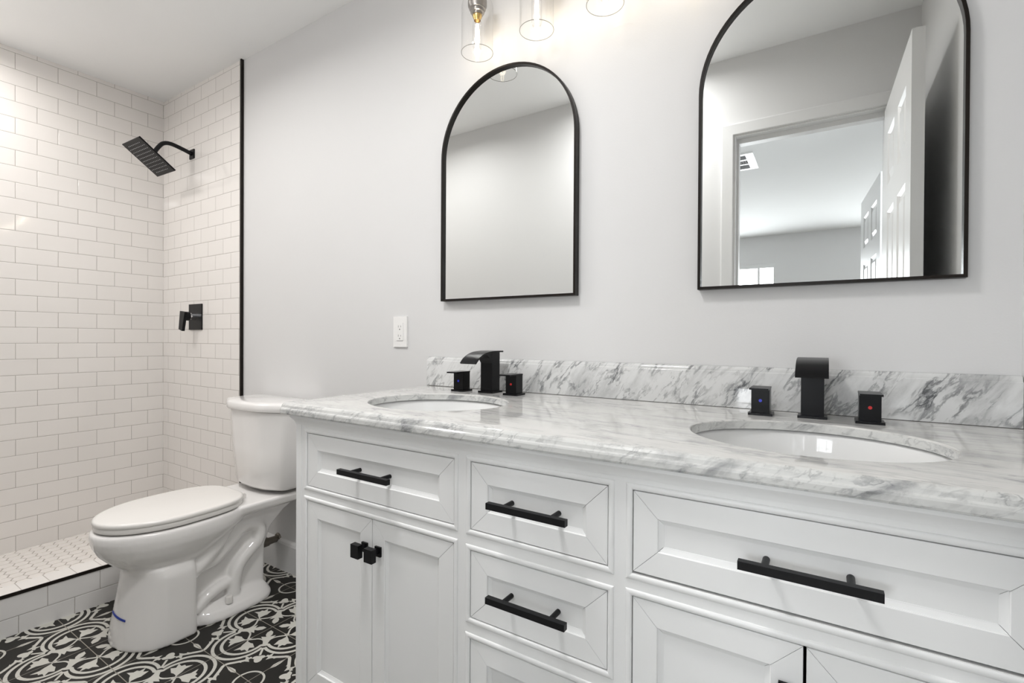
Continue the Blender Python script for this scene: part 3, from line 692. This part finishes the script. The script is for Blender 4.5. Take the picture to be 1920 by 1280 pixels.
# ------------------------------------------------------------------ outlet
t = thing('outlet', 'white double wall outlet on the wall between toilet and left mirror', 'outlet', (-1.353, YB, 1.091))
bm = bbox(-1.388, -1.318, YB-.006, YB, 1.0335, 1.1485, .0025, 2); link('cover_plate', bm, PLAST, t, auto=40)
bm = bbox(-1.3695, -1.3365, YB-.0078, YB-.004, 1.0575, 1.1245, .0008, 1); rc = link('receptacle', bm, PLAST, t)
bm = NB()
for zc in (1.108, 1.073):
    box(bm, -1.3598, -1.3586, YB-.0082, YB-.0076, zc-.001, zc+.007); box(bm, -1.3478, -1.3466, YB-.0082, YB-.0076, zc, zc+.006)
    cyl(bm, (-1.353, YB-.0082, zc-.008), (-1.353, YB-.0076, zc-.008), .0022, n=12)
box(bm, -1.3700, -1.3360, YB-.0066, YB-.0058, 1.0568, 1.0575)
link('slots', bm, SLOT, rc)
for zc in (1.140, 1.042):
    bm = NB(); cyl(bm, (-1.353, YB-.0066, zc), (-1.353, YB-.0058, zc), .0028, n=14); link('screw', bm, PLAST, t)

# ------------------------------------------------------------------ shower head, valve, drain
YT = YB-0.008
t = thing('rain_shower', 'square black rain shower head on a bent wall arm', 'shower head', (-2.94, YT, 2.07))
bm = bbox(-2.965, -2.915, YT-.006, YT, 2.045, 2.095, .001, 1); link('wall_flange', bm, BLACK, t)
hc = Vector((-2.940, 1.1244, 1.988)); ex = Vector((1, 0, -.02)).normalized(); ey = Vector((0, .796, -.606)).normalized(); en = ex.cross(ey).normalized()
if en.z > 0: en = -en
bm = NB(); P = spline([(-2.94, YT-.004, 2.071), (-2.94, 1.28, 2.083), (-2.94, 1.225, 2.092), (-2.94, 1.190, 2.083), (-2.94, 1.165, 2.052), (-2.94, 1.143, 2.010)], 6)
tube(bm, P, .0105, 20); link('arm', bm, BLACK, t, smooth=True)
bm = NB(); c0 = hc-en*.030; tube(bm, [c0-en*.004, c0+en*.006, c0+en*.012, hc-en*.004], [.012, .015, .017, .022], 24); link('ball_joint', bm, BLACK, t, auto=40)
bm = NB()
def P3(a, b, c): return tuple(hc+ex*a+ey*b+en*c)
rings = [[P3(sx*(.1-i), sy*(.1-i), c) for sx, sy in ((-1, -1), (1, -1), (1, 1), (-1, 1))] for i, c in ((.001, -.006), (0, -.005), (0, .001), (.001, .002))]
loft(bm, rings); pl = link('spray_plate', bm, BLACKG, t)
bm = NB()
for i in range(10):
    for j_ in range(10):
        a, b = -.078+i*.0173, -.078+j_*.0173
        if i in (0, 9) and j_ in (0, 9): continue
        tube(bm, [Vector(P3(a, b, .0015)), Vector(P3(a, b, .0045))], [.0022, .0016], 8)
nz = link('spray_nozzles', bm, NOZ, pl)

t = thing('shower_valve', 'black square shower valve plate with lever handle below the shower head', 'shower valve', (-2.90, YT, 1.175))
bm = bbox(-2.968, -2.828, YT-.006, YT, 1.106, 1.246, .001, 1); link('wall_plate', bm, BLACKG, t)
bm = NB(); cyl(bm, (-2.898, YT-.005, 1.178), (-2.898, YT-.038, 1.178), .021, n=32); link('chrome_sleeve', bm, CHROME, t, auto=40)
bm = NB(); cyl(bm, (-2.898, YT-.036, 1.178), (-2.898, YT-.062, 1.178), .024, n=32)
lv = [(-2.922, 1.206), (-2.870, 1.200), (-2.900, 1.098), (-2.938, 1.108)]
loft(bm, [[(x, YT-.056, z) for x, z in lv], [(x, YT-.070, z) for x, z in lv]]); bev(bm, .001, 1, 60); link('lever_handle', bm, BLACKG, t, auto=40)

t = thing('shower_drain', 'black square drain in the hexagon tiled shower floor', 'drain', (-2.87, .93, .03))
bm = NB(); box(bm, -2.928, -2.82, .90, 1.008, .029, .0325)
link('grate', bm, SLOT, t)

# ------------------------------------------------------------------ stop valve
t = thing('stop_valve', 'stained chrome water stop valve on the wall beside the toilet base', 'valve', (-2.140, YB, .133))
bm = NB(); lathe_pts = [(YB-.0005, .024), (YB-.003, .024), (YB-.008, .020), (YB-.010, .010)]
tube(bm, [(-2.140, y, .133) for y, r in lathe_pts], [r for y, r in lathe_pts], 28); link('wall_flange', bm, OLDCHR, t, auto=40)
bm = NB(); tube(bm, [(-2.140, YB-.008, .133), (-2.140, YB-.05, .133), (-2.140, YB-.052, .133), (-2.140, YB-.085, .133)], [.0145, .0165, .0195, .0195], 20)
tube(bm, [(-2.140, YB-.07, .133), (-2.140, YB-.07, .165)], [.010, .010], 16); link('valve_body', bm, OLDCHR, t, auto=40)
bm = NB(); tube(bm, [(-2.140, YB-.085, .133), (-2.140, YB-.098, .133)], [.017, .015], 12); link('turn_knob', bm, CHROME, t, auto=40)
bm = NB(); tube(bm, spline([(-2.140, YB-.07, .163), (-2.143, YB-.072, .25), (-2.16, YB-.085, .34), (-2.19, YB-.085, .426)], 6), .0055, 12); link('supply_hose', bm, CHROME, t, smooth=True)

# ------------------------------------------------------------------ toilet
TX = -2.055
toi = thing('toilet', 'white two-piece toilet with closed lid beside the shower curb', 'toilet', (TX, 1.0, 0))
def egg(z, yf, ym, yb, hw, nb=2.6, N=56, hb=None, x=TX):
    """plan outline: elliptical front, squarer back"""
    P = []
    for k in range(N):
        a = 2*pi*k/N; c, s = cos(a), sin(a)
        if s < 0: P.append((x+hw*c, ym+(ym-yf)*s, z))
        else:
            e = 2/nb; P.append((x+hw*math.copysign(abs(c)**e, c), ym+(yb-ym)*abs(s)**e, z))
    return P
bm = NB()
# bowl
loft(bm, [egg(.404, .628, .85, 1.12, .176), egg(.398, .621, .85, 1.125, .180), egg(.375, .620, .85, 1.12, .182), egg(.350, .627, .85, 1.10, .179),
          egg(.320, .642, .84, 1.06, .166), egg(.290, .668, .84, 1.02, .150), egg(.262, .700, .84, .98, .130), egg(.235, .74, .84, .94, .10)][::-1])
# front column
loft(bm, [egg(0, .676, .80, .889, .158, 9), egg(.012, .676, .80, .889, .158, 9), egg(.06, .684, .80, .889, .155, 9), egg(.12, .697, .80, .889, .153, 9), egg(.20, .713, .80, .889, .152, 9), egg(.235, .718, .80, .889, .151, 8), egg(.262, .712, .80, .889, .140, 7)])
# rear core and deck
def rect(z, x0, x1, y0, y1, n=6, r=.02):
    P = []
    for (cx, cy, a0) in ((x1-r, y1-r, 0), (x0+r, y1-r, 90), (x0+r, y0+r, 180), (x1-r, y0+r, 270)):
        for k in range(n+1):
            a = radians(a0+90*k/n); P.append((cx+r*cos(a), cy+r*sin(a), z))
    return P
loft(bm, [rect(.02, TX-.085, TX+.085, .84, 1.175), rect(.20, TX-.082, TX+.082, .84, 1.180), rect(.27, TX-.085, TX+.085, .86, 1.205), rect(.33, TX-.10, TX+.10, .92, 1.255), rect(.385, TX-.145, TX+.145, 1.0, 1.305, r=.03)])
loft(bm, [rect(.365, TX-.135, TX+.135, 1.02, 1.296, r=.03), rect(.378, TX-.158, TX+.158, 1.02, 1.310, r=.04), rect(.404, TX-.165, TX+.165, 1.02, 1.312, r=.04), rect(.412, TX-.160, TX+.160, 1.03, 1.308, r=.04)])
# foot plate
loft(bm, [egg(0, .85, .98, 1.200, .1565, 4), egg(.016, .85, .98, 1.200, .1565, 4), egg(.036, .85, .98, 1.188, .146, 4), egg(.062, .86, .98, 1.176, .10, 3.5)])
# trapway relief on both sides
for s in (1, -1):
    xo = .088
    A = spline([(TX+s*.10, .90, .215), (TX+s*.094, .965, .222), (TX+s*.090, 1.02, .262), (TX+s*.088, 1.062, .300), (TX+s*.086, 1.112, .308), (TX+s*.086, 1.146, .278), (TX+s*.086, 1.138, .232), (TX+s*.088, 1.098, .200), (TX+s*.09, 1.058, .160), (TX+s*.092, 1.042, .105), (TX+s*.095, 1.035, .055)], 5)
    tube(bm, A, .0265, 18)
    B = spline([(TX+s*.105, .875, .200), (TX+s*.105, .945, .255), (TX+s*.10, 1.00, .325), (TX+s*.10, 1.03, .37)], 4)
    tube(bm, B, [.03]*len(B), 16)
    D_ = spline([(TX+s*.098, .895, .05), (TX+s*.098, .935, .085), (TX+s*.095, .985, .105), (TX+s*.09, 1.03, .11)], 4)
    tube(bm, D_, .021, 14)
    cyl(bm, (TX+s*.118, 1.004, .02), (TX+s*.118, 1.004, .058), .0135, .0105, 20)
bowl = link('bowl', bm, PORC, toi)
rm = bowl.modifiers.new('fuse', 'REMESH'); rm.mode = 'VOXEL'; rm.voxel_size = 0.0042; rm.use_smooth_shade = True
sm = bowl.modifiers.new('soften', 'SMOOTH'); sm.iterations = 12; sm.factor = 0.6
# bolt caps
for s in (1, -1):
    bm = NB(); lathe(bm, [(.0135, .046), (.0135, .066), (.012, .070), (.001, .0715)], TX+s*.128, 1.004, 24); link('bolt_cap', bm, SEATM, toi, auto=40)
# seat and lid
def disc_part(name, levels, yf, yb, hw):
    bm = NB(); loft(bm, [egg(z, yf+i, .85, yb-i, hw-i, 3.2, 72) for i, z in levels]); return link(name, bm, SEATM, toi, auto=50)
disc_part('seat', [(.004, .4085), (.001, .4105), (0, .415), (0, .424), (.0010, .4272)], .630, 1.085, .171)
disc_part('lid', [(.0010, .4282), (0, .4292), (0, .4365), (.0015, .4405), (.006, .4435), (.014, .4448)], .628, 1.088, .173)
for s in (1, -1):
    bm = NB(); cyl(bm, (TX+s*.070, 1.092, .423), (TX+s*.035, 1.092, .423), .0105, n=20)
    link('hinge', bm, SEATM, toi, auto=40)
# tank
def tankp(z, w, y0, y1, ch, dy, r=.014):
    """plan with slanted front corners"""
    pts = [(TX-w, y1), (TX+w, y1), (TX+w, y0+dy), (TX+w-ch, y0+.006), (TX, y0), (TX-w+ch, y0+.006), (TX-w, y0+dy)]
    P = []; n = len(pts)
    for i in range(n):
        p = Vector(pts[i]); a = (Vector(pts[i-1])-p); b = (Vector(pts[(i+1) % n])-p)
        rr_ = min(r*1.6, a.length*.45, b.length*.45); p0 = p+a.normalized()*rr_; p1 = p+b.normalized()*rr_
        for k in range(6):
            t_ = k/5; q_ = (1-t_)**2*p0+2*t_*(1-t_)*p+t_*t_*p1; P.append((q_.x, q_.y, z))
    return P
bm = NB()
loft(bm, [tankp(.424, .150, 1.18, 1.305, .09, .045), tankp(.430, .170, 1.160, 1.314, .09, .045), tankp(.447, .184, 1.145, 1.322, .095, .05), tankp(.60, .200, 1.134, 1.324, .10, .05), tankp(.758, .212, 1.126, 1.325, .105, .055)])
link('tank', bm, PORC, toi, auto=50)
bm = NB()
loft(bm, [tankp(.760, .212, 1.124, 1.327, .105, .055), tankp(.761, .220, 1.117, 1.329, .108, .057), tankp(.766, .223, 1.114, 1.331, .108, .058), tankp(.787, .223, 1.114, 1.331, .108, .058), tankp(.793, .219, 1.118, 1.329, .106, .056), tankp(.797, .208, 1.128, 1.322, .10, .053), tankp(.799, .19, 1.14, 1.31, .09, .05)])
link('tank_lid', bm, PORC, toi, auto=50)
bm = NB(); loft(bm, [rect(.410, TX-.06, TX+.06, 1.205, 1.29, r=.03), rect(.440, TX-.06, TX+.06, 1.205, 1.295, r=.03)]); link('tank_gasket', bm, SLOT, toi)
# painter's tape mark near the foot of the pedestal
bm = NB(); rows_ = []
for zz_, yo in ((.0985, .6930), (.1045, .6942)):
    pts = []
    for k in range(9):
        a = radians(-108+38*k/8); pts.append((TX+.1565*cos(a)*1.0, .80+(.80-yo+.0035)*sin(a), zz_-.004*k/8))
    rows_.append(pts)
inn = [[(TX+(p[0]-TX)*.985, .80+(p[1]-.80)*.985, p[2]) for p in r] for r in rows_]
loft(bm, [[rows_[0][k], rows_[1][k], inn[1][k], inn[0][k]] for k in range(9)])
tp = link('tape_strip', bm, TAPE); tag(tp, 'short strip of blue tape stuck low on the toilet pedestal', 'tape')
